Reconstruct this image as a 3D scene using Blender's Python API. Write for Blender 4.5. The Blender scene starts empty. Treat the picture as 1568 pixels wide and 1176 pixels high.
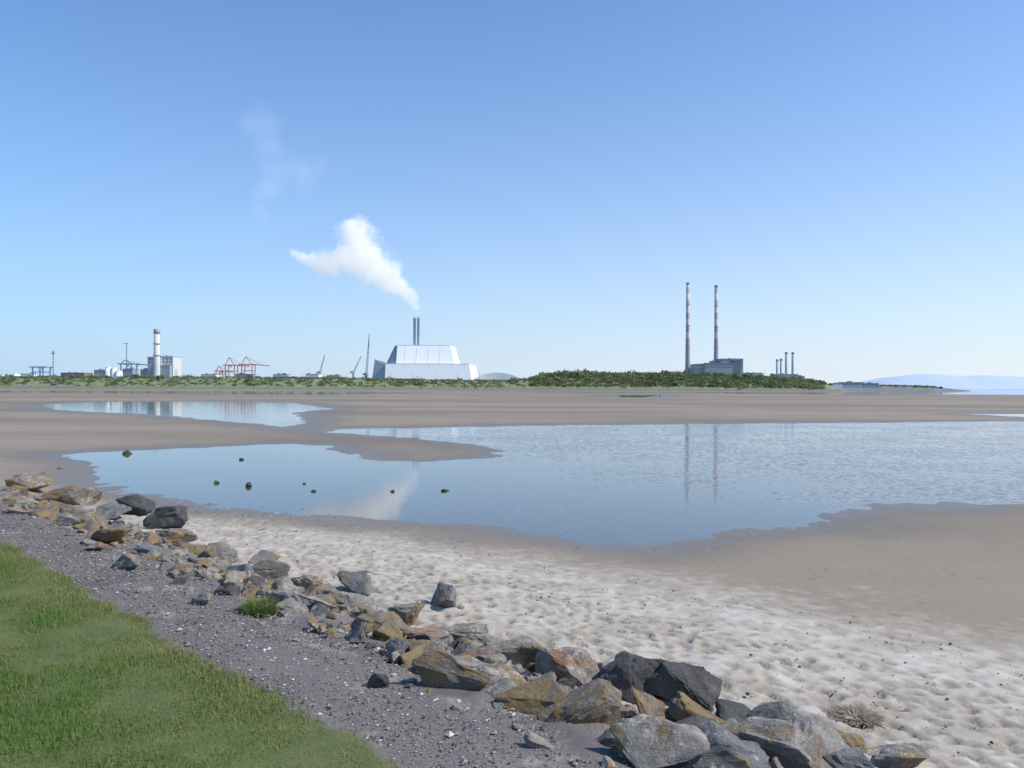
import bpy, bmesh, math, random
import numpy as np
from mathutils import Vector, Matrix, noise as mnoise
random.seed(7); rng=np.random.default_rng(7)
C=bpy.context.scene.collection
# ---------------------------------------------------------------- camera
EYE=Vector((0,0,2.8)); LENS=28.0; F=1568*LENS/36
ROT=Matrix.Rotation(math.radians(90.23),3,'X')@Matrix.Rotation(math.radians(0.22),3,'Z')
cd=bpy.data.cameras.new("camera"); cam=bpy.data.objects.new("camera",cd); C.objects.link(cam)
cam.matrix_world=Matrix.Translation(EYE)@ROT.to_4x4(); cd.lens=LENS; cd.sensor_width=36
cd.clip_end=60000; cd.clip_start=0.1; bpy.context.scene.camera=cam
def ray(u,v): return ROT@Vector(((u-784)/F,-(v-588)/F,-1))
def W(u,v,d):
    r=ray(u,v); return EYE+r*(d/r.y)
def G(u,v,z=-1.2):
    r=ray(u,v); t=(z-EYE.z)/r.z
    return EYE+r*t
# ---------------------------------------------------------------- numpy noise
def hsh(ix,iy,seed):
    n=(ix.astype(np.int64)*374761393+iy.astype(np.int64)*668265263+seed*982451653)&0x7fffffff
    n=(n^(n>>13))*1274126177&0x7fffffff
    n=n^(n>>16)
    return (n&0xffff)/65535.0
def vn(x,y,seed=0):
    ix=np.floor(x);iy=np.floor(y);fx=x-ix;fy=y-iy
    fx=fx*fx*(3-2*fx);fy=fy*fy*(3-2*fy)
    a=hsh(ix,iy,seed);b=hsh(ix+1,iy,seed);c=hsh(ix,iy+1,seed);d=hsh(ix+1,iy+1,seed)
    return (a*(1-fx)+b*fx)*(1-fy)+(c*(1-fx)+d*fx)*fy
def fbm(x,y,seed=0,o=4):
    s=0;a=.5;t=0
    for i in range(o):
        s=s+a*vn(x*2**i,y*2**i,seed+i*17);t+=a;a*=.5
    return s/t
def sst(a,b,x):
    t=np.clip((x-a)/(b-a),0,1);return t*t*(3-2*t)
S_G,S_R,S_S=3.56,4.6,7.2
def beach(s):
    return np.interp(s,[-50,0,S_G,S_R,5.6,S_S,10,15,22],[.6,.12,0.0,-.03,-.2,-.72,-.86,-1.04,-1.16])
def GB(u,v):   # ground hit on the beach slope
    z=-.3
    for _ in range(12):
        p=G(u,v,z); z=float(beach((p.x+p.y)/math.sqrt(2)))
    return p
# ---------------------------------------------------------------- node helpers
def newmat(name):
    m=bpy.data.materials.new(name); m.use_nodes=True; nt=m.node_tree
    b=nt.nodes["Principled BSDF"]; return m,nt,b
def N(nt,t,**k):
    n=nt.nodes.new(t)
    for a,v in k.items():
        if a in n.inputs.keys(): n.inputs[a].default_value=v
        else: setattr(n,a,v)
    return n
def noise(nt,co,scale,detail=4,rough=.55):
    n=N(nt,"ShaderNodeTexNoise"); n.inputs["Scale"].default_value=scale;n.inputs["Detail"].default_value=detail;n.inputs["Roughness"].default_value=rough
    if co is not None: nt.links.new(co,n.inputs["Vector"])
    return n.outputs["Fac"]
def ramp(nt,fac,a,b,ca=(0,0,0,1),cb=(1,1,1,1)):
    r=N(nt,"ShaderNodeValToRGB"); e=r.color_ramp.elements
    e[0].position=a;e[0].color=ca;e[1].position=b;e[1].color=cb
    nt.links.new(fac,r.inputs[0]); return r.outputs["Color"]
def mix(nt,fac,a,b,bt='MIX'):
    m=N(nt,"ShaderNodeMix",data_type='RGBA',blend_type=bt)
    for i,v in ((0,fac),(6,a),(7,b)):
        if isinstance(v,(tuple,list)): m.inputs[i].default_value=(*v[:3],1)
        elif isinstance(v,(int,float)): m.inputs[i].default_value=v
        else: nt.links.new(v,m.inputs[i])
    return m.outputs[2]
def math_(nt,op,a,b=0.0,clamp=False):
    m=N(nt,"ShaderNodeMath",operation=op,use_clamp=clamp)
    for i,v in ((0,a),(1,b)):
        if isinstance(v,(int,float)): m.inputs[i].default_value=v
        else: nt.links.new(v,m.inputs[i])
    return m.outputs[0]
def attr(nt,name):
    a=N(nt,"ShaderNodeAttribute"); a.attribute_name=name; return a.outputs["Fac"]
def bump(nt,h,strength,dist,b,prev=None):
    n=N(nt,"ShaderNodeBump"); n.inputs["Strength"].default_value=strength; n.inputs["Distance"].default_value=dist
    nt.links.new(h,n.inputs["Height"])
    if prev: nt.links.new(prev,n.inputs["Normal"])
    if b: nt.links.new(n.outputs[0],b.inputs["Normal"])
    return n.outputs[0]
def pos(nt): return N(nt,"ShaderNodeNewGeometry").outputs["Position"]
def mapping(nt,co,sc,rot=(0,0,0)):
    mp=N(nt,"ShaderNodeMapping"); nt.links.new(co,mp.inputs[0]); mp.inputs["Scale"].default_value=sc; mp.inputs["Rotation"].default_value=rot; return mp.outputs[0]
def simple(name,col,rough=.7,var=.15,scale=.1,metal=0):
    m,nt,b=newmat(name); p=pos(nt)
    n=noise(nt,p,scale,5)
    c=mix(nt,n,tuple(x*(1-var) for x in col),tuple(min(1,x*(1+var)) for x in col))
    nt.links.new(c,b.inputs["Base Color"]); b.inputs["Roughness"].default_value=rough; b.inputs["Metallic"].default_value=metal
    b.inputs["Specular IOR Level"].default_value=.3
    return m
# ---------------------------------------------------------------- mesh helpers
def meshobj(name,V,Fc,mats=(),smooth=False,parent=None,attrs=None,mi=None):
    me=bpy.data.meshes.new(name)
    V=np.asarray(V,dtype=np.float32); 
    if isinstance(Fc,np.ndarray):
        k=Fc.shape[1]; me.vertices.add(len(V)); me.vertices.foreach_set("co",V.ravel())
        me.loops.add(Fc.size); me.loops.foreach_set("vertex_index",Fc.ravel().astype(np.int32))
        me.polygons.add(len(Fc)); me.polygons.foreach_set("loop_start",np.arange(0,Fc.size,k,dtype=np.int32))
        me.polygons.foreach_set("loop_total",np.full(len(Fc),k,dtype=np.int32))
        me.update(calc_edges=True)
    else:
        me.from_pydata([tuple(map(float,v)) for v in V],[],Fc)
    me.polygons.foreach_set("use_smooth",np.full(len(me.polygons),smooth,dtype=bool))
    for m in mats: me.materials.append(m)
    if mi is not None: me.polygons.foreach_set("material_index",np.asarray(mi,dtype=np.int32))
    if attrs:
        for k,a in attrs.items():
            at=me.attributes.new(k,'FLOAT','POINT'); at.data.foreach_set("value",np.asarray(a,dtype=np.float32).ravel())
    me.update()
    o=bpy.data.objects.new(name,me); C.objects.link(o)
    if parent: o.parent=parent
    return o
def empty(name):
    e=bpy.data.objects.new(name,None); C.objects.link(e); return e
# ---------------------------------------------------------------- pools
def poly(pts,z=-1.2): return np.array([[G(u,v,z).x,G(u,v,z).y] for u,v in pts])
P_main=poly([(145,722),(165,740),(200,755),(250,768),(300,776),(380,781),(450,786),(520,789),(600,796),(700,804),(800,814),(880,824),(940,829),(990,829),(1040,820),(1100,810),(1170,803),(1250,796),(1320,787),(1400,778),(1480,771),(1568,767),(1900,760),(2300,750),(2300,642),(1900,643),(1568,645),(1400,647),(1200,648),(1000,650),(800,652),(640,655),(520,657),(508,662),(580,668),(650,673),(720,680),(760,690),(735,704),(660,710),(590,707),(535,697),(500,683),(440,681),(330,685),(250,688),(160,692),(112,697)])
P_left=poly([(70,619),(150,615.5),(300,615),(450,617),(507,626),(450,632),(465,645),(440,657),(400,650),(300,640),(200,633),(90,628)])
P_bits=[poly([(945,605.3),(1010,605),(985,608.5),(950,608.5)]),poly([(1480,634),(1600,634),(1900,636),(1900,640),(1600,640)]),
 poly([(-200,597.5),(430,599),(640,601),(500,604.5),(200,602),(-200,600)]),
 poly([(760,598.9),(1000,600.2),(1568,601),(2200,603),(2200,606),(1568,604.2),(1200,603.2),(900,601.5)])]
sea=np.array([[330,1040],[700,980],[2500,900],[30000,700],[30000,30000],[330,30000]],float)
def sdf(P,x,y):
    d=np.full(x.shape,1e18); ins=np.zeros(x.shape,bool); n=len(P)
    for i in range(n):
        ax,ay=P[i];bx,by=P[(i+1)%n];ex=bx-ax;ey=by-ay
        wx=x-ax;wy=y-ay;t=np.clip((wx*ex+wy*ey)/(ex*ex+ey*ey),0,1)
        d=np.minimum(d,(wx-ex*t)**2+(wy-ey*t)**2)
        c=((ay>y)!=(by>y)); 
        with np.errstate(divide='ignore',invalid='ignore'):
            xi=ax+(y-ay)*ex/(ey if ey!=0 else 1e-9)
        ins^=c&(x<xi)
    d=np.sqrt(d); return np.where(ins,-d,d)
# ---------------------------------------------------------------- terrain grid
def axis(a,b,step,rl,liml,rr,limr):
    m=list(np.arange(a,b,step)); st=step;x=m[-1]
    while x<limr: st*=rr; x+=st; m.append(x)
    st=step;x=a;l=[]
    while x>liml: st*=rl; x-=st; l.append(x)
    return np.array(l[::-1]+m)
ax=axis(-10,12,.05,1.035,-26000,1.03,26000); ay=axis(4.5,15,.045,1.1,-3000,1.018,30000)
X,Y=np.meshgrid(ax,ay); s=(X+Y)/math.sqrt(2); t=(X-Y)/math.sqrt(2)
sw=s+ (fbm(t*.5,s*.5,3)-.5)*.9
far=sst(200,500,np.hypot(X,Y))
wx=X+(vn(X*.25,Y*.25,5)-.5)*1.3+(vn(X*.9,Y*.9,6)-.5)*.4; wy=Y+(vn(X*.25,Y*.25,9)-.5)*1.3+(vn(X*.9,Y*.9,8)-.5)*.5
sd=sdf(P_main,wx,wy)
sd=np.minimum(sd,sdf(P_left,wx,wy))
for P in P_bits: sd=np.minimum(sd,sdf(P,wx,wy))
sd=np.minimum(sd,sdf(sea,wx,wy))
hb=beach(s)
z=-1.2+np.clip(sd*.03,-.08,.045)+sst(0,7,sd)*(np.maximum(hb,-1.155)+1.155)*sst(40,25,s)
z+=(fbm(X*1.1,Y*.8,24,4)-.5)*.06*sst(2,9,X)*sst(17,21,Y)*sst(5,0,np.abs(sd+.5))*sst(90,60,Y)
z+=(fbm(X*.5,Y*.3,25,4)-.5)*.07*sst(30,45,Y)*sst(8,0,np.abs(sd))*(1-far)
z=np.where(s<8,hb,z*sst(8,9.5,s)+hb*(1-sst(8,9.5,s)))
z+=(fbm(X*.35,Y*.35,21,4)-.5)*.045*sst(9,14,s)*(1-far)
z+=(fbm(X*.05,Y*.02,22,3)-.5)*.05*sst(30,80,Y)*(1-far)*sst(0,4,np.abs(sd))
# soft lumps of dry sand
prm=sst(6.6,7.6,s)*(1-sst(9.5,15,s+ (fbm(X*.2,Y*.2,61)-.5)*5))
z+=prm*((fbm(X*2.2,Y*2.2,31,4)-.5)*.05+(fbm(X*.7,Y*.7,33,2)-.5)*.09)
z+=sst(4.4,5,s)*(1-sst(7,8,s))*(fbm(X*1.6,Y*1.6,35,4)-.5)*.22
z+=sst(3.5,3.7,s)*(1-sst(4.6,5,s))*(fbm(X*1.2,Y*1.2,36,4)-.5)*.05
z+=(1-sst(3.3,3.6,sw))*(.03+(fbm(X*1.5,Y*1.5,37,3)-.5)*.05)
fpm=np.zeros_like(z)
# foot prints
for i in range(12000):
    tt=rng.uniform(-32,18); ss=7.3+abs(rng.normal(0,3.5)) if rng.random()<.8 else rng.uniform(8,20)
    px=(ss+tt)/math.sqrt(2); py=(ss-tt)/math.sqrt(2)
    if py<4.6 or px<-22 or px>26: continue
    den=1.0 if ss<10.5 else (.55 if ss<13 else .18)
    if rng.random()>den: continue
    i0,i1=np.searchsorted(ax,[px-.3,px+.3]); j0,j1=np.searchsorted(ay,[py-.3,py+.3])
    if i1<=i0 or j1<=j0: continue
    x=X[j0:j1,i0:i1]-px; y=Y[j0:j1,i0:i1]-py
    an=rng.normal(-.6,.7); ca,sa=math.cos(an),math.sin(an)
    a=(x*ca+y*sa)/rng.uniform(.08,.15); b=(-x*sa+y*ca)/rng.uniform(.04,.065)
    r=np.sqrt(a*a+b*b); dep=rng.uniform(.012,.044)*(1 if ss<11 else .6)
    z[j0:j1,i0:i1]+=-dep*np.exp(-r**4*.6)+dep*.3*np.exp(-((r-1.35)/.35)**2)
    fpm[j0:j1,i0:i1]=np.maximum(fpm[j0:j1,i0:i1],np.exp(-r**4*.5)*min(1,dep/.035))
grass=1-sst(3.5,3.62,s+(fbm(X*2.5,Y*2.5,41,3)-.5)*.35)
path=(1-sst(6.2,7.3,s+(fbm(X*1.3,Y*1.3,42,4)-.5)*1.8))
dry=sst(6,7.5,s)*(1-sst(9,17,s+(fbm(X*.3,Y*.3,43,3)-.5)*6))*sst(.3,6,sd)*sst(-19,-11,X)
wet=1-sst(0,1,sd/(2.5+np.hypot(X,Y)*.06)+(fbm(X*.4,Y*.4,44,3)-.5)*.8)
ny,nx=X.shape; V=np.stack([X.ravel(),Y.ravel(),z.ravel()],1)
idx=np.arange(nx*ny).reshape(ny,nx)
FQ=np.stack([idx[:-1,:-1].ravel(),idx[:-1,1:].ravel(),idx[1:,1:].ravel(),idx[1:,:-1].ravel()],1)
m,nt,b=newmat("ground_mat"); p=pos(nt)
n1=noise(nt,p,.35,5); n2=noise(nt,p,3,5); n3=noise(nt,p,40,3,.7); n4=noise(nt,mapping(nt,p,(.35,1,1)),.03,5)
tan=mix(nt,n1,(.245,.20,.148),(.325,.27,.205)); tan=mix(nt,ramp(nt,n4,.42,.6),tan,(.205,.168,.125))
n5=noise(nt,p,.9,5,.65)
dryc=mix(nt,ramp(nt,n2,.3,.7),(.39,.35,.29),(.56,.515,.44))
dryc=mix(nt,ramp(nt,n5,.45,.68),dryc,(.37,.325,.26))
dryc=mix(nt,math_(nt,'MULTIPLY',attr(nt,"fp"),.65),dryc,(.235,.20,.155))  # footprint shadow painted in: pits tinted darker than the sand
dm=ramp(nt,math_(nt,'ADD',attr(nt,"dry"),math_(nt,'MULTIPLY',math_(nt,'SUBTRACT',n2,.5),.9)),.1,.8)
col=mix(nt,dm,tan,dryc)
col=mix(nt,math_(nt,'MULTIPLY',attr(nt,"wet"),.8),col,(.16,.135,.105))
grav=mix(nt,ramp(nt,n3,.35,.7),(.10,.088,.082),(.24,.215,.20))
grav=mix(nt,ramp(nt,noise(nt,p,1.3,6,.7),.57,.75),grav,(.36,.335,.30))
grav=mix(nt,ramp(nt,noise(nt,p,.9,4,.6),.5,.7),grav,(.12,.105,.10))
col=mix(nt,ramp(nt,math_(nt,'ADD',attr(nt,"path"),math_(nt,'MULTIPLY',math_(nt,'SUBTRACT',n2,.5),.8)),.35,.65),col,grav)
gr=mix(nt,n2,(.06,.10,.025),(.15,.16,.06))
col=mix(nt,attr(nt,"grass"),col,gr)
speck=ramp(nt,noise(nt,p,9,2,.8),.70,.74)
col=mix(nt,math_(nt,'MULTIPLY',speck,.5),col,(.12,.09,.05))
alg=ramp(nt,noise(nt,p,1.1,5,.7),.68,.76)
col=mix(nt,math_(nt,'MULTIPLY',alg,.4),col,(.22,.21,.07))
nt.links.new(col,b.inputs["Base Color"])
rr=math_(nt,'SUBTRACT',.95,math_(nt,'MULTIPLY',attr(nt,"wet"),.55)); nt.links.new(rr,b.inputs["Roughness"])
b.inputs["Specular IOR Level"].default_value=.35
bp=bump(nt,n3,.35,.01,None); bump(nt,noise(nt,p,7,5,.65),.3,.035,b,bp)
meshobj("ground",V,FQ,[m],True,attrs=dict(grass=grass,path=path,dry=dry,wet=wet,fp=fpm))
# ---------------------------------------------------------------- water sheet
jx=ax[(ax>-3000)][::3]; jy=ay[(ay>12)][::2]
jx=np.append(jx,26000);jy=np.append(jy,29500)
XX,YY=np.meshgrid(jx,jy)
dist=np.hypot(XX,YY)
em=sst(10,46,YY*.7+XX*1.1+(fbm(XX*.12,YY*.12,71,4)-.5)*20)
em*=1-.7*sst(110,170,dist)
em=np.where((XX<-20)&(YY>60),.45,em)
ny,nx=XX.shape; idx=np.arange(nx*ny).reshape(ny,nx)
FW=np.stack([idx[:-1,:-1].ravel(),idx[:-1,1:].ravel(),idx[1:,1:].ravel(),idx[1:,:-1].ravel()],1)
m,nt,b=newmat("tidal_water_mat"); p=pos(nt)
nn=noise(nt,mapping(nt,p,(1,.7,1),(0,0,.3)),3.0,5,.72); nb=noise(nt,p,.15,5,.6)
thr=math_(nt,'ADD',math_(nt,'MULTIPLY',attr(nt,"em"),.24),math_(nt,'MULTIPLY',nb,.36))
ef=math_(nt,'ADD',nn,thr)
ef=ramp(nt,ef,.87,.91)
b.inputs["Base Color"].default_value=(.085,.09,.085,1);b.inputs["Roughness"].default_value=.03;b.inputs["IOR"].default_value=1.38
rip=math_(nt,'MULTIPLY',noise(nt,p,1.6,5,.6),math_(nt,'ADD',math_(nt,'MULTIPLY',attr(nt,"em"),2.5),1.0))
bump(nt,rip,.12,.02,b)
b2=N(nt,"ShaderNodeBsdfPrincipled"); nt.links.new(mix(nt,ramp(nt,noise(nt,p,4,3),.42,.6),(.12,.105,.09),(.42,.39,.35)),b2.inputs["Base Color"]); b2.inputs["Roughness"].default_value=.28; b2.inputs["Specular IOR Level"].default_value=.6
bump(nt,nn,1,.06,b2)
ms=N(nt,"ShaderNodeMixShader"); nt.links.new(math_(nt,'MULTIPLY',ef,.88),ms.inputs[0]); nt.links.new(b.outputs[0],ms.inputs[1]); nt.links.new(b2.outputs[0],ms.inputs[2])
nt.links.new(ms.outputs[0],nt.nodes["Material Output"].inputs[0])
meshobj("tidal_water",np.stack([XX.ravel(),YY.ravel(),np.full(XX.size,-1.2)],1),FW,[m],True,attrs=dict(em=em))
# ---------------------------------------------------------------- rocks
def rockmat(name,base,och,amt,white=.1):
    m,nt,b=newmat(name); p=pos(nt)
    n1=noise(nt,p,4,6,.65); n2=noise(nt,p,3.1,6,.68); n3=noise(nt,p,35,4,.7)
    c=mix(nt,ramp(nt,n1,.3,.7),tuple(x*.5 for x in base),tuple(x*1.4 for x in base))
    c=mix(nt,ramp(nt,n2,.62-amt*.25,.68-amt*.25),c,mix(nt,n3,tuple(x*.6 for x in och),och))
    c=mix(nt,ramp(nt,noise(nt,p,7,6,.75),.70-white*.5,.75-white*.5),c,(.50,.46,.40))
    c=mix(nt,math_(nt,'MULTIPLY',ramp(nt,noise(nt,p,2.1,6,.7),.58,.66),.5),c,(.16,.165,.075))
    c=mix(nt,ramp(nt,noise(nt,p,5.3,7,.8),.60,.68),c,tuple(x*.35 for x in base))
    c=mix(nt,.35,c,ramp(nt,n3,.2,.8),'MULTIPLY')
    nt.links.new(c,b.inputs["Base Color"]); b.inputs["Roughness"].default_value=.65
    lay=noise(nt,mapping(nt,p,(2,2,14),(.5,.35,0)),2.5,5,.7)
    bp=bump(nt,n3,.5,.012,None); bp=bump(nt,lay,.7,.05,None,bp); bump(nt,noise(nt,p,9,6,.7),.8,.05,b,bp); return m
OC=(.35,.235,.10); OR=(.40,.23,.13)
RM={'g':rockmat("rock_grey",(.29,.265,.23),OC,.38,.28),'d':rockmat("rock_dark",(.085,.082,.078),OC,.05,.1),
 'o':rockmat("rock_ochre",(.21,.18,.145),OC,.68,.15),'r':rockmat("rock_orange",(.30,.26,.22),OR,.5,.28),
 'b':rockmat("rock_bluegrey",(.195,.195,.19),OC,.2,.2),'t':rockmat("rock_tan",(.34,.295,.235),OC,.42,.22)}
RK=list(RM)
def rockbm(seed,detail=2):
    r=random.Random(seed); bm=bmesh.new()
    for i in range(r.randint(9,16)):
        v=Vector((r.gauss(0,1),r.gauss(0,1),r.gauss(0,1))).normalized()*r.uniform(.75,1.1)
        bm.verts.new(v)
    res=bmesh.ops.convex_hull(bm,input=bm.verts)
    bmesh.ops.delete(bm,geom=[e for e in res['geom_interior'] if isinstance(e,bmesh.types.BMVert)],context='VERTS')
    if detail:
        bmesh.ops.bevel(bm,geom=list(bm.edges),offset=.04,segments=1,affect='EDGES')
        bmesh.ops.triangulate(bm,faces=bm.faces)
        bmesh.ops.subdivide_edges(bm,edges=bm.edges,cuts=detail,use_grid_fill=True)
        off=Vector((r.uniform(0,50),)*3); R=Matrix.Rotation(r.uniform(-.9,.9),3,'X')@Matrix.Rotation(r.uniform(-.9,.9),3,'Y')
        for v in bm.verts:
            q=v.co*1.3+off; n=mnoise.fractal(q,.8,2.2,5)
            c=R@v.co; k=c.z*3.2+mnoise.noise(v.co*1.5+off)*1.2
            st=(math.floor(k)-k)+.5       # bedding steps
            v.co+=v.co.normalized()*(n*.15+ st*.075*(.4+mnoise.noise(v.co*2+off*2)))
    return bm
def rock_arrays(seed,loc,size,rz,tilt,detail):
    bm=rockbm(seed,detail)
    M=Matrix.Translation(loc)@Matrix.Rotation(rz,4,'Z')@Matrix.Rotation(tilt[0],4,'X')@Matrix.Rotation(tilt[1],4,'Y')@Matrix.Diagonal((*size,1))
    bm.transform(M); bm.verts.index_update()
    vs=[v.co.copy() for v in bm.verts]; fs=[[v.index for v in f.verts] for f in bm.faces]; bm.free(); return vs,fs
BR=[(35,752,62,34,'t'),(12,768,40,28,'g'),(88,772,66,28,'o'),(122,775,64,32,'g'),(66,792,64,22,'o'),(165,795,52,30,'b'),(207,788,66,32,'d'),(250,808,82,42,'d'),
(155,832,78,32,'o'),(262,835,60,30,'t'),(292,848,56,22,'o'),(235,852,50,18,'b'),(190,872,48,26,'g'),(330,862,52,36,'g'),(398,862,62,24,'b'),(408,888,66,34,'g'),(368,890,50,30,'b'),
(462,905,50,34,'r'),(500,912,46,24,'r'),(435,930,56,26,'g'),(552,908,90,40,'b'),(480,940,70,28,'g'),(540,935,84,34,'g'),(310,925,32,22,'g'),(270,897,28,12,'d'),(678,930,58,46,'b'),
(630,955,74,36,'g'),(592,975,76,48,'o'),(550,985,40,36,'b'),(645,982,80,36,'r'),(700,985,100,40,'g'),(500,950,32,20,'o'),(578,1055,34,26,'d'),(688,1062,116,84,'o'),
(790,1025,108,54,'t'),(868,1050,108,68,'r'),(975,1070,110,98,'d'),(815,1090,130,56,'o'),(905,1118,150,74,'o'),(975,1105,90,54,'o'),(1055,1085,96,74,'d'),(1010,1176,160,86,'g'),
(1085,1125,110,56,'o'),(1130,1115,70,36,'d'),(1185,1122,80,44,'b'),(1175,1178,150,84,'g'),(1255,1176,120,64,'g'),(1390,1185,84,36,'g'),(835,1150,54,28,'t'),(1320,1190,80,40,'b'),
(745,1000,70,34,'g'),(715,1000,60,26,'o'),(925,1060,70,50,'g'),(1120,1150,90,44,'t'),(1215,1125,60,28,'g'),(1060,1150,100,50,'d'),(950,1150,80,40,'b'),(760,1055,80,44,'g'),(1100,1190,140,70,'b'),(1290,1150,70,34,'o'),(860,1085,60,40,'b'),(660,1010,70,30,'o'),(610,1000,56,28,'g')]
k=0
for (u,v,w,h,ty) in BR:
    k+=1; p=GB(u,v); d=(p-EYE).length
    wm=w/F*d; hm=h/F*d
    sx=wm*.60; sz=hm*.56; sy=(sx*.5+sz*.5)*random.uniform(.8,1.2)
    vs,fs=rock_arrays(k*13+1,Vector((0,0,0)),(sx,sy,sz),random.uniform(-.35,.35),(random.uniform(-.25,.25),random.uniform(-.3,.3)),5)
    o=meshobj("boulder",vs,fs,[RM[ty]]); o.location=(p.x,p.y+sy*.4,p.z+sz*.42)
# small rocks
V=[];Fc=[];MI=[]
for i in range(1700):
    tt=rng.uniform(-26,9); ss=rng.normal(5.95,.62)
    if ss<4.5 or ss>7.5: continue
    x=(ss+tt)/math.sqrt(2); y=(ss-tt)/math.sqrt(2)
    if y<3.5: continue
    r=float(np.exp(rng.normal(-2.3,.5))); r=min(r,.3)*(1-.25*abs(ss-5.95))
    if x<-7: r*=1.15
    vs,fs=rock_arrays(i+999,Vector((x,y,float(beach(ss))+r*.12)),(r*1.35,r,r*.7),random.uniform(0,6),(random.uniform(-.4,.4),random.uniform(-.4,.4)),2 if y<12 and r>.09 else 1)
    o0=len(V);V+=vs;Fc+=[[a+o0 for a in f] for f in fs];MI+=[random.choice([0,0,0,1,2,2,3,4,5,5])]*len(fs)
meshobj("rock_revetment",V,Fc,[RM[k] for k in RK],mi=MI)
# pebbles
def pebbles(name,n,smin,smax,rm,mats,tr=(-26,9),flat=.6,lift=.012):
    oc=np.array([[1,0,0],[-1,0,0],[0,1,0],[0,-1,0],[0,0,1],[0,0,-1]],float)
    of=np.array([[0,2,4],[2,1,4],[1,3,4],[3,0,4],[2,0,5],[1,2,5],[3,1,5],[0,3,5]])
    tt=rng.uniform(*tr,n); ss=rng.uniform(smin,smax,n); x=(ss+tt)/2**.5;y=(ss-tt)/2**.5
    r=np.exp(rng.normal(math.log(rm),.5,n)); a=rng.uniform(0,6.28,n)
    v=oc[None]*rng.uniform(.6,1.2,(n,6,1))*r[:,None,None]; v[:,:,2]*=flat
    c,s_=np.cos(a)[:,None],np.sin(a)[:,None]
    vx=v[:,:,0]*c-v[:,:,1]*s_; vy=v[:,:,0]*s_+v[:,:,1]*c
    Vv=np.stack([vx+x[:,None],vy+y[:,None],v[:,:,2]+(beach(ss)+r*.2)[:,None]+lift],2).reshape(-1,3)
    Ff=(of[None]+6*np.arange(n)[:,None,None]).reshape(-1,3)
    meshobj(name,Vv,Ff,mats,mi=np.repeat(rng.integers(0,len(mats),n),8))
sm=[simple("pebble_grey",(.17,.16,.15),.8,.4,20),simple("pebble_dark",(.08,.075,.07),.8,.4,20),simple("pebble_mid",(.26,.235,.21),.8,.4,20),simple("shell_white",(.50,.47,.43),.6,.1,20)]
pebbles("gravel",70000,3.6,7.3,.0085,[sm[0],sm[1],sm[2],sm[0],sm[1],sm[2],sm[0],sm[2],sm[3]])
pebbles("beach_debris",3500,7.2,13,.012,[sm[1],sm[3],sm[2]],(-26,14))
# ---------------------------------------------------------------- grass
n=400000
gy=rng.uniform(2.5,20,n); gx=-.95*gy-1.5+rng.uniform(0,1,n)*(5.4-gy+.95*gy+1.5)
gs=(gx+gy)/2**.5+(fbm(gx*2.5,gy*2.5,41,3)-.5)*.35
pat=fbm(gx*1.3,gy*1.3,51,4)
pat=np.clip((pat-.5)*1.7+.5,0,1)
keep=(gs<3.56+rng.normal(0,.05,n))&(gx<5.2)&(rng.random(n)<.45+1.0*pat); gx,gy,pat=gx[keep],gy[keep],pat[keep]; n=len(gx)
h=rng.uniform(.015,.065,n)*(.5+1.1*pat); w=rng.uniform(.003,.007,n); a=rng.uniform(0,6.28,n); le=rng.uniform(0,.045,n); la=rng.uniform(0,6.28,n)
gz=beach((gx+gy)/2**.5)+.015
b0=np.stack([gx-np.cos(a)*w,gy-np.sin(a)*w,gz],1);b1=np.stack([gx+np.cos(a)*w,gy+np.sin(a)*w,gz],1)
tp=np.stack([gx+np.cos(la)*le,gy+np.sin(la)*le,gz+h],1)
V=np.stack([b0,b1,tp],1).reshape(-1,3); Fg=np.arange(3*n).reshape(n,3)
cv=np.repeat(np.clip(rng.normal(.5,.25,n)+(pat-.5)*1.2,0,1),3); 
edge=np.repeat(sst(2.7,3.5,(gx+gy)/2**.5)*rng.random(n)+(rng.random(n)<.10)*.8,3)
m,nt,b=newmat("grass_mat")
c=mix(nt,attr(nt,"cv"),(.24,.25,.08),(.13,.25,.045)); c=mix(nt,math_(nt,'MULTIPLY',attr(nt,"edge"),.85,True),c,(.38,.32,.15))
nt.links.new(c,b.inputs["Base Color"]); b.inputs["Roughness"].default_value=.6; b.inputs["Specular IOR Level"].default_value=.25
tr=N(nt,"ShaderNodeBsdfTranslucent"); nt.links.new(c,tr.inputs[0]); ms=N(nt,"ShaderNodeMixShader"); ms.inputs[0].default_value=.4
nt.links.new(b.outputs[0],ms.inputs[1]);nt.links.new(tr.outputs[0],ms.inputs[2]);nt.links.new(ms.outputs[0],nt.nodes["Material Output"].inputs[0])
gmat=m
meshobj("grass",V,Fg,[m],attrs=dict(cv=cv,edge=edge))
def tuft(name,p,R,H,n,mat,wd=.006):
    V=[];Ff=[];cvv=[]
    for i in range(n):
        a=random.uniform(0,6.28);r=R*.6*math.sqrt(random.random()); bx,by=math.cos(a)*r,math.sin(a)*r
        a2=a+random.uniform(-1.5,1.5); l=random.uniform(.2,.6)*R; hh=H*random.uniform(.4,1)*(1-.6*r/R)
        q=Vector((-math.sin(a2),math.cos(a2),0))*wd
        p0=Vector((bx,by,-.02)); p1=p0+Vector((math.cos(a2)*l*.4,math.sin(a2)*l*.4,hh*.7)); p2=p0+Vector((math.cos(a2)*l,math.sin(a2)*l,hh))
        k=len(V); V+=[p0-q,p0+q,p1+q*.8,p1-q*.8,p2]; Ff+=[[k,k+1,k+2,k+3],[k+3,k+2,k+4]]; cvv+=[random.random()]*5
    o=meshobj(name,V,Ff,[mat],attrs=dict(cv=cvv,edge=[0]*len(V))); o.location=p; return o
p=GB(395,938); tuft("grass_tuft",p,.32,.27,700,gmat,.005)
sw_m=simple("seaweed_mat",(.24,.20,.14),.8,.4,14)
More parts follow.
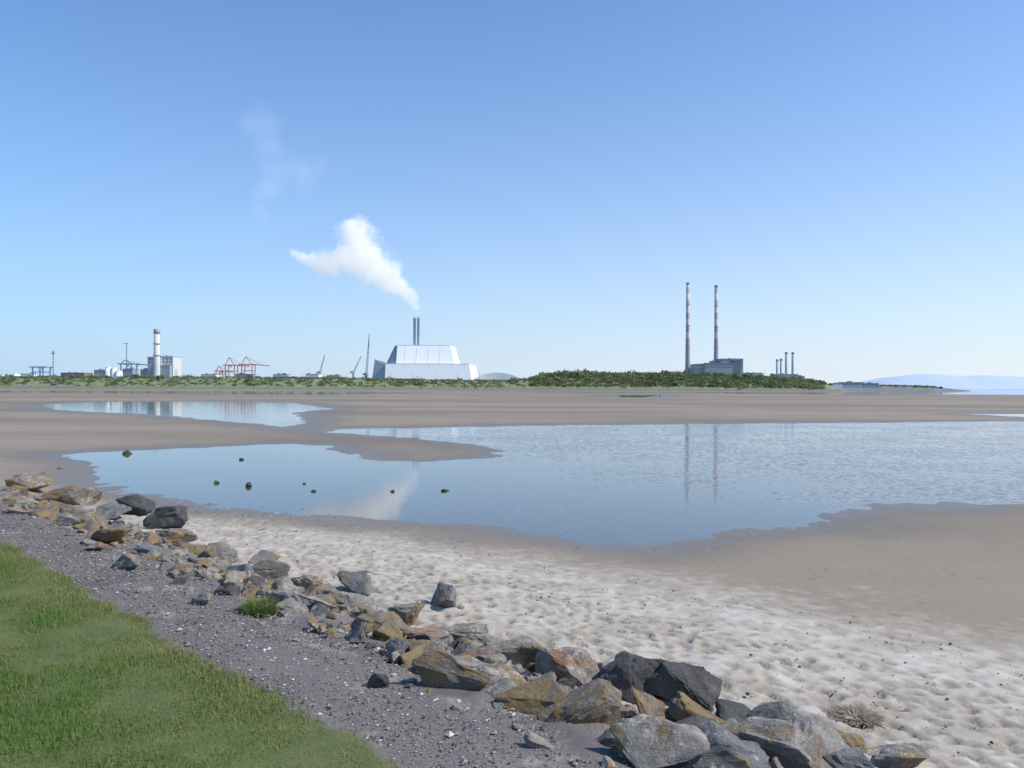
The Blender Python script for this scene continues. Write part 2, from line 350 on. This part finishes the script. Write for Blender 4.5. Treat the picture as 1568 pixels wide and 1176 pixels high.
p=GB(1312,1100); tuft("seaweed_clump",(p.x,p.y,p.z+.03),.34,.05,600,sw_m,.011)
# rocks in the pool
mossy=rockmat("rock_mossy",(.06,.07,.04),(.10,.13,.03),.6,.0)
for i,(u,v,w,h) in enumerate([(195,695,14,7),(371,704,10,5),(381,745,12,9),(331,740,11,5),(466,741,6,4),(481,753,14,4),(601,753,10,4),(681,752,14,5),(91,720,10,5)]):
    p=G(u,v); d=(p-EYE).length; sx=w/F*d*.55; sz=h/F*d*.6
    vs,fs=rock_arrays(i+4000,Vector((0,0,0)),(sx,sx*.8,sz),i,(0.1,.1),2)
    o=meshobj("pool_stone",vs,fs,[mossy]); o.location=(p.x,p.y,p.z+sz*.3)
# ---------------------------------------------------------------- far land
us=np.arange(-900,1330,6.0)
tb=[(-900,577),(0,577.5),(300,578),(500,579),(640,582),(780,584),(810,580),(835,574),(880,571),(950,573),(1040,573),(1100,575),(1180,578.5),(1240,583),(1268,589),(1285,594),(1300,600),(1340,604)]
def landtop(u): 
    v=float(np.interp(u,[a for a,_ in tb],[b for _,b in tb])); return W(u,v,1060).z
rows=[(985,0,-3.0),(1000,0,-1.0),(1006,.12,0),(1014,.3,0),(1030,.62,0),(1048,.9,0),(1065,1,0),(1090,.95,0),(1130,.6,0),(1200,.3,0),(1400,.25,0),(2100,.25,0)]
V=[]
for j,(y,f,o) in enumerate(rows):
    for i,u in enumerate(us):
        zt=landtop(u); yy=y
        x=W(u,590,1060).x*(y/1060 if y<1200 else 1200/1060)
        zz=zt*f+o if f else o
        if u>1290: zz=min(zz,-2)
        zz+= (random.random()-.5)*(.9 if .1<f<.95 else .2)
        V.append((x,yy,zz))
nu=len(us); Fl=[[j*nu+i,j*nu+i+1,(j+1)*nu+i+1,(j+1)*nu+i] for j in range(len(rows)-1) for i in range(nu-1)]
m,nt,b=newmat("embankment_mat"); p=pos(nt)
sx_=N(nt,"ShaderNodeSeparateXYZ"); nt.links.new(p,sx_.inputs[0])
c=mix(nt,noise(nt,p,.08,5),(.12,.165,.075),(.27,.29,.15))
c2=mix(nt,noise(nt,p,.5,5,.8),(.10,.09,.08),(.28,.25,.22))
c=mix(nt,ramp(nt,math_(nt,'ADD',math_(nt,'MULTIPLY',sx_.outputs[2],.2),noise(nt,p,.2,3)),.7,1.0),c2,c)
nt.links.new(c,b.inputs["Base Color"]); b.inputs["Roughness"].default_value=.9
meshobj("embankment",V,Fl,[m],False)
def foliage(name,cent,rad,nt_,size,mat):
    n=len(cent); d=rng.normal(size=(n,nt_,3)); d/=np.linalg.norm(d,axis=2,keepdims=True)
    d[:,:,2]=np.abs(d[:,:,2])*1.0-.15
    c=cent[:,None,:]+d*rad[:,None,:]*rng.uniform(.55,1.1,(n,nt_,1))
    o=rng.normal(size=(n,nt_,3,3))*(size*rad.mean(axis=1))[:,None,None,None]
    V=(c[:,:,None,:]+o).reshape(-1,3); Ff=np.arange(len(V)).reshape(-1,3)
    cv=np.repeat(np.clip(rng.normal(.5,.3,n),0,1),nt_*3)
    return meshobj(name,V,Ff,[mat],attrs=dict(cv=cv))
m,nt,b=newmat("shrub_foliage"); c=mix(nt,attr(nt,"cv"),(.09,.12,.065),(.29,.34,.16))
c=mix(nt,ramp(nt,noise(nt,pos(nt),.02,3),.5,.7),c,(.28,.28,.16))
nt.links.new(c,b.inputs["Base Color"]);b.inputs["Roughness"].default_value=.8; b.inputs["Specular IOR Level"].default_value=.1; fm=m
tr=N(nt,"ShaderNodeBsdfTranslucent"); nt.links.new(c,tr.inputs[0]); ms=N(nt,"ShaderNodeMixShader"); ms.inputs[0].default_value=.4
nt.links.new(b.outputs[0],ms.inputs[1]);nt.links.new(tr.outputs[0],ms.inputs[2]);nt.links.new(ms.outputs[0],nt.nodes["Material Output"].inputs[0])
cs=[];rs=[]
for i in range(4800):
    mound=random.random()<.42
    u=random.uniform(812,1262) if mound else random.uniform(-300,1262)
    y=random.uniform(1009,1085); f=np.interp(y,[1006,1014,1030,1048,1065,1090],[.12,.3,.62,.9,1,.95])
    if not mound and random.random()<.2 and f<.5: continue
    zt=landtop(u)
    if zt<1: continue
    r=random.uniform(1.2,2.6) if not mound else random.uniform(1.2,3.4)
    if random.random()<.06: r*=1.9
    r=min(r,zt*.4)
    cs.append((W(u,590,1060).x*y/1060,y,zt*f+r*.1)); rs.append((r*1.3,r*1.3,r*.85))
foliage("shrub_thicket",np.array(cs),np.array(rs),46,.22,fm)
# spit on right
spt=[(1255,588),(1290,590),(1340,590.5),(1380,591),(1420,592.5),(1450,594.5),(1475,597)]
D=1500; V=[]
for j,(dy,f) in enumerate([(-30,0),(-20,.6),(0,1),(40,1),(80,0)]):
    for u,v in spt:
        q=W(u,v,D); V.append((q.x,D+dy,-1.5+(q.z+1.5)*f))
nu=len(spt); Fl=[[j*nu+i,j*nu+i+1,(j+1)*nu+i+1,(j+1)*nu+i] for j in range(4) for i in range(nu-1)]
meshobj("headland",V,Fl,[simple("headland_mat",(.20,.21,.19),.9,.4,.05)])
cs=[];rs=[]
for i in range(260):
    u=random.uniform(1262,1440); q=W(u,float(np.interp(u,[a for a,_ in spt],[b for _,b in spt])),D); r=random.uniform(1,2.6)
    cs.append((q.x,D+random.uniform(-15,20),q.z));rs.append((r*1.5,r*1.5,r))
foliage("headland_scrub",np.array(cs),np.array(rs),40,.25,fm)
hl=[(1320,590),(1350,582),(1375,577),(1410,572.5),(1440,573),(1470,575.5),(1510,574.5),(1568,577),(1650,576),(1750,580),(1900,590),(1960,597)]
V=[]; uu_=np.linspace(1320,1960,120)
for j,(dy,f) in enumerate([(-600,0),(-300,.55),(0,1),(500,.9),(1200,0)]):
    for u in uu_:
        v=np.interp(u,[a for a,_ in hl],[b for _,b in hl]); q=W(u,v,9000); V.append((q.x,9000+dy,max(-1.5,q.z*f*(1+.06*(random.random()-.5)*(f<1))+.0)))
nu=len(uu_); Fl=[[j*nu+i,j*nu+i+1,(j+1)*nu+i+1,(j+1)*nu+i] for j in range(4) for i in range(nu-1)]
meshobj("hills",V,Fl,[simple("hills_mat",(.47,.57,.71),1,.04,.002)],True)  # pale blue base colour carries the distance haze
# ---------------------------------------------------------------- industrial structures
def add_box(L,c,h):   # center, half size
    x,y,z=c;a,b_,d=h;k=len(L[0])
    L[0].extend([(x-a,y-b_,z-d),(x+a,y-b_,z-d),(x+a,y+b_,z-d),(x-a,y+b_,z-d),(x-a,y-b_,z+d),(x+a,y-b_,z+d),(x+a,y+b_,z+d),(x-a,y+b_,z+d)])
    L[1].extend([[k+i for i in f] for f in ([0,1,5,4],[1,2,6,5],[2,3,7,6],[3,0,4,7],[4,5,6,7],[3,2,1,0])])
def add_beam(L,p,q,w):
    p=Vector(p);q=Vector(q);d=(q-p).normalized();u=d.cross(Vector((0,1,0)))
    if u.length<.1:u=Vector((1,0,0))
    u.normalize();v=d.cross(u);k=len(L[0]);w/=2
    for e in (p,q):
        for a,b_ in ((-1,-1),(1,-1),(1,1),(-1,1)): L[0].append(tuple(e+u*a*w+v*b_*w))
    L[1].extend([[k+i for i in f] for f in ([0,1,5,4],[1,2,6,5],[2,3,7,6],[3,0,4,7],[4,5,6,7],[3,2,1,0])])
def obj(name,L,mat,parent=None): return meshobj(name,L[0],L[1],[mat],parent=parent)
def lathe(name,x,y,prof,mat,parent=None,n=20,smooth=True):
    V=[];Ff=[]
    for r,z in prof:
        for i in range(n): a=2*math.pi*i/n; V.append((x+r*math.cos(a),y+r*math.sin(a),z))
    for j in range(len(prof)-1):
        for i in range(n): Ff.append([j*n+i,j*n+(i+1)%n,(j+1)*n+(i+1)%n,(j+1)*n+i])
    Ff.append([ (len(prof)-1)*n+i for i in range(n)])
    return meshobj(name,V,Ff,[mat],smooth,parent)
conc=simple("concrete_hazy",(.42,.46,.50),.9,.1,.05); concL=simple("concrete_light",(.62,.62,.62),.9,.08,.05)  # far-shore structure colours paled, aerial haze put into the base colour
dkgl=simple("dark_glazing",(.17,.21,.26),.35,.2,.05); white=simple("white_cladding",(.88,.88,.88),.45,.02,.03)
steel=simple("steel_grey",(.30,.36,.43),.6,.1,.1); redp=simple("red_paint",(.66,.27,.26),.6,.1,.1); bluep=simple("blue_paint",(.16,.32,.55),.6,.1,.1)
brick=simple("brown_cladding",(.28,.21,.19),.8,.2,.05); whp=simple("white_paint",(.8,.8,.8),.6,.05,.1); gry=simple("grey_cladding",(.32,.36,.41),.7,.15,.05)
def block(name,u0,u1,vt,d,mat,depth=30,win=dkgl,rows_=0,roof=True,parent=None,zb=1.0):
    e=parent or empty(name)
    a=W(u0,vt,d);b_=W(u1,vt,d); L=([],[]); cx=(a.x+b_.x)/2; hw=(b_.x-a.x)/2; zt=a.z
    add_box(L,(cx,d+depth/2,(zt+zb)/2),(hw,depth/2,(zt-zb)/2)); obj("walls",L,mat,e)
    L=([],[]); add_box(L,(cx,d+depth/2,zt+.3),(hw+.4,depth/2+.4,.3)); obj("parapet",L,gry,e)
    if roof:
        L=([],[])
        for i in range(3):
            w=random.uniform(1,2.5); add_box(L,(cx+random.uniform(-.7,.7)*hw,d+depth*random.uniform(.3,.7),zt+.6+w*.4),(w,w,w*.4))
        obj("roof_plant",L,gry,e)
    if rows_:
        L=([],[]); nw=max(2,int(hw*2/5))
        for r in range(rows_):
            for i in range(nw): add_box(L,(a.x+(i+.5)*hw*2/nw,d-.05,zt-3-r*4.5),(hw/nw*.6,.1,1.0))
        obj("windows",L,win,e)
    return e
# waste to energy plant
e=empty("waste_to_energy_plant"); Y0,Y1=1140,1240
def hull(name,front,back,mats,e,mi=None):
    V=front+back; Ff=[[0,1,2,3],[1,5,6,2],[2,6,7,3],[4,0,3,7],[5,4,7,6]]
    return meshobj(name,V,Ff,mats,parent=e,mi=mi)
zb=1.0
def atz(u,z,y,yp=None):
    q=W(u,590,yp or y); return (q.x,y,z)
zL=W(600,557,Y0).z; zT=W(640,528,Y0).z; zM=W(600,550,Y0).z
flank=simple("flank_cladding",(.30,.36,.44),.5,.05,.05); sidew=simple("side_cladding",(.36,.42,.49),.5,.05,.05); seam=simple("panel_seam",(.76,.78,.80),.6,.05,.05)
hull("main_hall",[atz(591,zb,Y0-14,Y0),atz(725,zb,Y0-14,Y0),atz(718.5,zL,Y0-4,Y0),atz(591,zL,Y0-4,Y0)],[atz(591,zb,Y1,Y0),atz(731,zb,Y1,Y0),atz(724,zL,Y1-8,Y0),atz(591,zL,Y1-8,Y0)],[white],e)
hull("upper_hall",[atz(606,zL-1,Y0+2,Y0),atz(696.5,zL-1,Y0+2,Y0),atz(688,zT,Y0+16,Y0),atz(606,zT,Y0+16,Y0)],[atz(606,zL-1,Y1,Y0),atz(699,zL-1,Y1,Y0),atz(691,zT,Y1-20,Y0),atz(606,zT,Y1-20,Y0)],[white],e)
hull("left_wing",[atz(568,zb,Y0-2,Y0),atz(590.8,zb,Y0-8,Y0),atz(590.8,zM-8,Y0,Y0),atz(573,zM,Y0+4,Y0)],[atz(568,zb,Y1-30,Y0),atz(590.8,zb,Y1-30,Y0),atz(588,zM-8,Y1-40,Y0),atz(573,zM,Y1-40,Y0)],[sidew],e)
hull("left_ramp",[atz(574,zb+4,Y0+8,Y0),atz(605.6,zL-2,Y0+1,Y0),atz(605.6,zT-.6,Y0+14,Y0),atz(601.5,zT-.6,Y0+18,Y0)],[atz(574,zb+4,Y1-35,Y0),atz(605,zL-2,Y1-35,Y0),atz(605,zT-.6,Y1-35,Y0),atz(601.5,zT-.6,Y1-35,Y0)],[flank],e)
L=([],[])
add_box(L,((atz(598,0,Y0)[0]+atz(716,0,Y0)[0])/2,Y0-13,zb+11.0),((atz(716,0,Y0)[0]-atz(598,0,Y0)[0])/2,2.2,.7)); obj("window_strip",L,dkgl,e)
L=([],[])
add_beam(L,atz(718.5,zL+.2,Y0-4,Y0),atz(591,zL+.2,Y0-4,Y0),.5)
add_beam(L,atz(688,zT+.2,Y0+16,Y0),atz(602,zT+.2,Y0+16,Y0),.5)
for uu1 in range(619,688,18): add_beam(L,atz(uu1,zL+.5,Y0+1.9,Y0),atz(uu1,zT-.5,Y0+15.7,Y0),.2)
for uu1 in range(604,716,18): add_beam(L,atz(uu1,14,Y0-9.6,Y0),atz(uu1,zL-.5,Y0-4.3,Y0),.2)
obj("trim_and_seams",L,seam,e)
L=([],[])
for uu1 in (612,668): add_box(L,(atz(uu1,0,Y0)[0],Y0+44,zT+.6),(4,4,.6))
obj("roof_plant",L,gry,e)
for u in (634.5,640.5):
    a=W(u,590,1170); lathe("flue_stack",a.x,1170,[(2.1,20),(2.0,W(u,490,1170).z),(2.2,W(u,489.5,1170).z),(2.2,W(u,486,1170).z),(1.5,W(u,486,1170).z)],steel,e)
m,nt,b=newmat("banded_chimney"); p=pos(nt); sx_=N(nt,"ShaderNodeSeparateXYZ"); nt.links.new(p,sx_.inputs[0])
zz=sx_.outputs[2]; fr=math_(nt,'FRACT',math_(nt,'DIVIDE',zz,25.0)); bd=math_(nt,'GREATER_THAN',fr,.5)
c=mix(nt,bd,(.62,.62,.65),(.50,.34,.35)); c=mix(nt,math_(nt,'LESS_THAN',zz,88),c,(.34,.38,.43))
c=mix(nt,ramp(nt,noise(nt,p,.06,4),.45,.9),c,(.40,.42,.46)); nt.links.new(c,b.inputs["Base Color"]); b.inputs["Roughness"].default_value=.9
for u,vt in ((1053,433),(1096.5,437)):
    e=empty("striped_chimney"); D_=1560; a=W(u,590,D_); zt=W(u,vt,D_).z
    lathe("shaft",a.x,D_,[(5.4,0),(5.0,30),(3.9,110),(3.2,zt-2)],m,e,28)
    lathe("cap",a.x,D_,[(3.3,zt-3),(3.6,zt-2.9),(3.6,zt),(2.6,zt),(2.6,zt-1)],dkgl,e,28)
    for zf in (.4,.6,.8): 
        rr_=float(np.interp(zt*zf,[0,30,110,zt-2],[5.4,5,3.9,3.2])); lathe("gallery",a.x,D_,[(rr_,zt*zf-.6),(rr_+.7,zt*zf-.5),(rr_+.7,zt*zf+.3),(rr_,zt*zf+.4)],gry,e,28)
D_=1520
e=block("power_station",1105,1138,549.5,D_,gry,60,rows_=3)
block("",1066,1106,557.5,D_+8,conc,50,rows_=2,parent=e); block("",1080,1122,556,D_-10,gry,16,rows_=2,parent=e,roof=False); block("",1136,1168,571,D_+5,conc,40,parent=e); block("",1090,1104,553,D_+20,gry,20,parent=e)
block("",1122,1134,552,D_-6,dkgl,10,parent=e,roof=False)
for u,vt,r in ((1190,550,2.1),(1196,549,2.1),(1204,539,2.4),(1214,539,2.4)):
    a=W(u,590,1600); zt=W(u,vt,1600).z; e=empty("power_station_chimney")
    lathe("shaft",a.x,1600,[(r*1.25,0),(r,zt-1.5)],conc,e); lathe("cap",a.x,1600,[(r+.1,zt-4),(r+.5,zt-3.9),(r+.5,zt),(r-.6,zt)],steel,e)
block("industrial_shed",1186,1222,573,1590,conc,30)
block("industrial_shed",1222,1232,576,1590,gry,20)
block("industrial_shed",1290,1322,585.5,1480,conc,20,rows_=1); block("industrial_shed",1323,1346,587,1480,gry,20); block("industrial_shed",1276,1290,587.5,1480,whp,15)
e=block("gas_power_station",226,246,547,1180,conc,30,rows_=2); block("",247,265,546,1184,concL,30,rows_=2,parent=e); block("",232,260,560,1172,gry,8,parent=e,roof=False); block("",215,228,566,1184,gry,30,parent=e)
a=W(243.5,590,1176); zt=W(243.5,504.5,1176).z
c_=empty("white_chimney"); lathe("shaft",a.x,1168,[(5.0,0),(4.6,30),(3.9,zt-4)],concL,c_,24); lathe("cap",a.x,1168,[(4.0,zt-7),(4.5,zt-6.8),(4.5,zt),(3.4,zt)],gry,c_,24)
for zf in (.55,.75): lathe("gallery",a.x,1168,[(4.3,zt*zf-.8),(5.2,zt*zf-.6),(5.2,zt*zf+.6),(4.2,zt*zf+.8)],gry,c_,24)
for u,vt,r in ((166,561,4.5),(174.5,562,3.6),(182,567,4.5),(20,571,9),(8,572,7)):
    a=W(u,590,1150); zt=W(u,vt,1150).z; e=empty("storage_silo"); lathe("drum",a.x,1150,[(r,0),(r,zt-1.5)],whp,e); lathe("roof",a.x,1150,[(r+.2,zt-1.5),(r*.5,zt-.3),(.4,zt)],concL,e)
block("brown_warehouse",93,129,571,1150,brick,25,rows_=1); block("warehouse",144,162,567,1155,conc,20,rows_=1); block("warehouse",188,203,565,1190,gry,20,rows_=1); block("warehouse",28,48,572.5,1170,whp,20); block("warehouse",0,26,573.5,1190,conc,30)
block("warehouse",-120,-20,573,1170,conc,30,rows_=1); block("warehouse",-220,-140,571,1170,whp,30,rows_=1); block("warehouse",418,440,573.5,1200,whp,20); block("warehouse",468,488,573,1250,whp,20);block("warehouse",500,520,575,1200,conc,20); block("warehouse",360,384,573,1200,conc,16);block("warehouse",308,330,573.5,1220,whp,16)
e=empty("domed_works_building"); V=[];Ff=[]
a=W(722,581,1160);b_=W(800,581,1160); hgt=W(760,570.5,1160).z-a.z; nn_=24
for j,y in enumerate((1160,1240)):
    for i in range(nn_+1):
        q=i/nn_; V.append((a.x+(b_.x-a.x)*q,y,a.z+hgt*(max(0,math.sin(math.pi*q))**.8)))
Ff=[[i,i+1,nn_+2+i,nn_+1+i] for i in range(nn_)]; Ff.append(list(range(nn_,-1,-1)))
meshobj("arched_roof",V,Ff,[whp],parent=e); L=([],[]); add_box(L,((a.x+b_.x)/2,1200,a.z/2),((b_.x-a.x)/2,40,a.z/2)); obj("base_walls",L,gry,e)
L=([],[]) 
for i in range(9): add_box(L,(a.x+(b_.x-a.x)*(i+.5)/9,1159.8,a.z-2),(2.2,.15,1.0))
obj("windows",L,dkgl,e)
def Q(u,v,d): return W(u,v,d)
e=empty("radio_mast"); L=([],[]); add_beam(L,Q(81.5,590,1150),Q(81.5,537,1150),1.1); add_beam(L,Q(79,541,1150),Q(84,541,1150),1.2); add_beam(L,Q(79.5,539,1150),Q(83.5,539,1150),.8); obj("mast",L,steel,e)
def gantry(name,u,w,vb,vt,d,mat,jib=0):
    e=empty(name); L=([],[]); 
    for dy in (0,18):
        for s_ in (-1,1): 
            p=Q(u+s_*w/2,vb,d);q=Q(u+s_*w/2,vt,d); add_beam(L,(p.x,d+dy,0),(q.x,d+dy,q.z),1.5)
        p=Q(u-w/2,(vb+vt)/2,d);q=Q(u+w/2,(vb+vt)/2,d); add_beam(L,(p.x,d+dy,p.z),(q.x,d+dy,q.z),1.2)
        p=Q(u-w*.8,vt,d);q=Q(u+w*.8,vt,d); add_beam(L,(p.x,d+dy,p.z),(q.x,d+dy,q.z),1.7)
    for s_ in (-1,1):
        p=Q(u+s_*w/2,vt,d); add_beam(L,(p.x,d,p.z),(p.x,d+18,p.z),1.2)
    obj("portal_frame",L,mat,e)
    L=([],[]); p=Q(u,vt,d); add_box(L,(p.x,d+9,p.z-2.2),(3,3,1.6)); obj("trolley_cab",L,whp,e)
    if jib:
        L=([],[]); ap=Q(u-w*.1,vt-jib,d); l=Q(u-w/2,vt,d); r=Q(u+w/2,vt,d)
        add_beam(L,l,ap,1.1);add_beam(L,r,ap,1.1); o1=Q(u+w*2.2,vt+2,d); add_beam(L,Q(u,vt,d),o1,1.5); add_beam(L,ap,Q(u+w*1.5,vt+1,d),.6); obj("boom",L,mat,e)
    return e
gantry("blue_gantry_crane",58,16,577,562,1160,bluep)
gantry("grey_gantry_crane",193,16,577,557,1200,steel,6)
e=empty("lattice_mast");L=([],[]);add_beam(L,Q(194,560,1200),Q(194,525,1200),1.0);add_beam(L,Q(190,526,1200),Q(197,526,1200),.8);obj("mast",L,steel,e)
gantry("red_container_crane",352,14,577,559,1500,redp,12); gantry("red_container_crane",378,16,577,558,1500,redp,12); gantry("red_container_crane",336,10,577,568,1540,redp,8)
def luff(name,ub,vb,ut,vt,d,w,mat):
    e=empty(name); L=([],[]); p=Q(ub,vb,d);q=Q(ut,vt,d); add_beam(L,(p.x,d,0),p,w*1.6); obj("tower",L,mat,e)
    L=([],[]); n=14; off=Vector((w*.9,0,0)); add_beam(L,p-off,q,w*.35);add_beam(L,p+off,q,w*.35)
    for i in range(n):
        A=p-off+(q-p+off)*(i/n);B=p+off+(q-p-off)*((i+.5)/n);C_=p-off+(q-p+off)*((i+1)/n); add_beam(L,A,B,w*.25);add_beam(L,B,C_,w*.25)
    obj("lattice_jib",L,mat,e); L=([],[]); add_box(L,(p.x-2.5,d,p.z+1),(2.5,1.5,1.5)); obj("counterweight_cab",L,gry,e)
    L=([],[]); add_beam(L,q,(q.x,q.y,q.z-(q.z-p.z)*.35),.25); obj("hoist_cable",L,dkgl,e)
luff("luffing_crane",490,571,497,543,1300,1.6,steel); luff("luffing_crane",541,571,553,545,1300,1.6,steel); luff("mobile_crane",561,574,565.5,511,1180,1.8,steel)
e=empty("lamp_post_row");L=([],[])
for u in range(20,800,34):
    a=Q(u,580,1100); add_beam(L,(a.x,1100,5),(a.x,1100,a.z+6.5),.35); add_beam(L,(a.x,1100,a.z+6.5),(a.x+1.6,1100,a.z+6.7),.3)
obj("posts",L,steel,e)
# ---------------------------------------------------------------- walker
def person(u,v):
    p=G(u,v,-1.16); J=[(0,0,.95),(0,0,1.2),(0,0,1.45),(0,0,1.55),(0,-.02,1.68),(.19,0,1.42),(.24,.05,1.15),(.2,-.1,.93),(-.19,0,1.42),(-.24,-.08,1.15),(-.2,.06,.93),(.1,0,.9),(.11,-.12,.5),(.11,-.05,.06),(.11,-.2,.04),(-.1,0,.9),(-.11,.1,.5),(-.11,.3,.1),(-.11,.18,.04)]
    Rr=[.15,.14,.14,.06,.10,.07,.05,.04,.07,.05,.04,.09,.065,.045,.04,.09,.065,.045,.04]
    E=[(0,1),(1,2),(2,3),(3,4),(2,5),(5,6),(6,7),(2,8),(8,9),(9,10),(0,11),(11,12),(12,13),(13,14),(0,15),(15,16),(16,17),(17,18)]
    me=bpy.data.meshes.new("walker"); me.from_pydata(J,E,[]); o=bpy.data.objects.new("walking_person",me); C.objects.link(o)
    o.modifiers.new("skin",'SKIN'); 
    if not me.skin_vertices: 
        bpy.context.view_layer.objects.active=o; bpy.ops.mesh.customdata_skin_add()
    for i,r in enumerate(Rr): me.skin_vertices[0].data[i].radius=(r,r)
    me.skin_vertices[0].data[0].use_root=True
    o.modifiers.new("sub",'SUBSURF').render_levels=1
    me.materials.append(simple("dark_clothes",(.05,.05,.06),.9)); o.location=p; o.rotation_euler=(0,0,1.2); return o
person(1010.5,609)
# ---------------------------------------------------------------- steam plume
def plume(name,puffs,D,dens,amp,nscale,emis,thin,rg=.6):
    pts=[(W(u,v,D),r/F*D) for u,v,r in puffs]
    R=max(r for p,r in pts)
    x0,x1=min(p.x-r*2.0 for p,r in pts),max(p.x+r*2.0 for p,r in pts); z0,z1=min(p.z-r*1.6 for p,r in pts),max(p.z+r*1.8 for p,r in pts)
    L=([],[]); add_box(L,((x0+x1)/2,D,(z0+z1)/2),((x1-x0)/2,R*1.6,(z1-z0)/2))
    m=bpy.data.materials.new(name+"_mat"); m.use_nodes=True; nt=m.node_tree; nt.nodes.clear()
    out=N(nt,"ShaderNodeOutputMaterial"); P_=pos(nt)
    nz=N(nt,"ShaderNodeTexNoise"); nz.inputs["Scale"].default_value=nscale; nz.inputs["Detail"].default_value=5; nz.inputs["Roughness"].default_value=rg; nt.links.new(P_,nz.inputs["Vector"])
    f=None
    for p,r in pts:
        vd=N(nt,"ShaderNodeVectorMath",operation='DISTANCE'); nt.links.new(P_,vd.inputs[0]); vd.inputs[1].default_value=p
        g=math_(nt,'SUBTRACT',1.0,math_(nt,'DIVIDE',vd.outputs["Value"],r*1.2))
        if f is None: f=g
        else:
            mm=N(nt,"ShaderNodeMath",operation='SMOOTH_MAX'); mm.inputs[2].default_value=.25
            nt.links.new(f,mm.inputs[0]);nt.links.new(g,mm.inputs[1]); f=mm.outputs[0]
    f=math_(nt,'ADD',f,math_(nt,'MULTIPLY',math_(nt,'SUBTRACT',nz.outputs["Fac"],.5),amp))
    mr=N(nt,"ShaderNodeMapRange",interpolation_type='SMOOTHSTEP'); mr.inputs[1].default_value=0; mr.inputs[2].default_value=thin; mr.inputs[3].default_value=0; mr.inputs[4].default_value=dens
    nt.links.new(f,mr.inputs[0])
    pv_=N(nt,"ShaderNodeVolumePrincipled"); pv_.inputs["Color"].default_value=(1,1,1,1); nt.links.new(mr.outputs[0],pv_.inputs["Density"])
    pv_.inputs["Emission Color"].default_value=(.9,.95,1,1); nt.links.new(math_(nt,'MULTIPLY',mr.outputs[0],emis),pv_.inputs["Emission Strength"])  # density-scaled glow stands in for multiple scattering inside the vapour
    nt.links.new(pv_.outputs[0],out.inputs["Volume"])
    try: m.cycles.volume_step_rate=.25
    except Exception as ex: print(ex)
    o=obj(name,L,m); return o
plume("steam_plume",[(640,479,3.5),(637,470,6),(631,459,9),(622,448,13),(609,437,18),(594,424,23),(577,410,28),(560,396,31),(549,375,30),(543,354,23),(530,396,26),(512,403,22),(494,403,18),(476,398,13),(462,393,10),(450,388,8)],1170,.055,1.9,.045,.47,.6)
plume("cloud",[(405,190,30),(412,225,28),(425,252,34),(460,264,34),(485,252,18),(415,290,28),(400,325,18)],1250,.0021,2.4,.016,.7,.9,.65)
# ---------------------------------------------------------------- light
SE,SA=math.radians(44),math.radians(98)
w=bpy.data.worlds.new("World"); bpy.context.scene.world=w; w.use_nodes=True; nt=w.node_tree
sk=nt.nodes.new("ShaderNodeTexSky"); sk.sky_type='NISHITA'; sk.sun_disc=False; sk.sun_elevation=SE; sk.sun_rotation=SA; sk.air_density=1.0; sk.dust_density=.5; sk.ozone_density=3.0
bg=nt.nodes["Background"]; bg.inputs[1].default_value=.15
tc=N(nt,"ShaderNodeTexCoord").outputs["Generated"]; sx_=N(nt,"ShaderNodeSeparateXYZ"); nt.links.new(tc,sx_.inputs[0])
el=math_(nt,'MAXIMUM',sx_.outputs[2],0.0)
hz=math_(nt,'MULTIPLY',math_(nt,'POWER',2.718,math_(nt,'MULTIPLY',el,-4.8)),.94)
az=N(nt,"ShaderNodeVectorMath",operation='DOT_PRODUCT'); nt.links.new(tc,az.inputs[0]); az.inputs[1].default_value=(math.sin(1.3),math.cos(1.3),0)
azf=N(nt,"ShaderNodeMapRange"); nt.links.new(az.outputs["Value"],azf.inputs[0]); azf.inputs[1].default_value=-.35; azf.inputs[2].default_value=.75
k_=1/.15
hc=mix(nt,azf.outputs[0],tuple(x*k_ for x in (.50,.67,.89)),tuple(x*k_ for x in (.86,.91,.97)))
tint=mix(nt,1.0,sk.outputs[0],(.60,.95,1.27),'MULTIPLY')
skc=mix(nt,hz,tint,hc)
nt.links.new(skc,bg.inputs[0])
ld=bpy.data.lights.new("sun",'SUN'); ld.energy=4.5; ld.angle=math.radians(.5); ld.color=(1,.93,.83)
lo=bpy.data.objects.new("sun",ld); C.objects.link(lo)
dv=Vector((math.sin(SA)*math.cos(SE),math.cos(SA)*math.cos(SE),math.sin(SE)))
lo.rotation_euler=dv.to_track_quat('Z','Y').to_euler(); lo.location=dv*100
vs=bpy.context.scene.view_settings; vs.view_transform='Standard'; vs.look='None'; vs.exposure=0
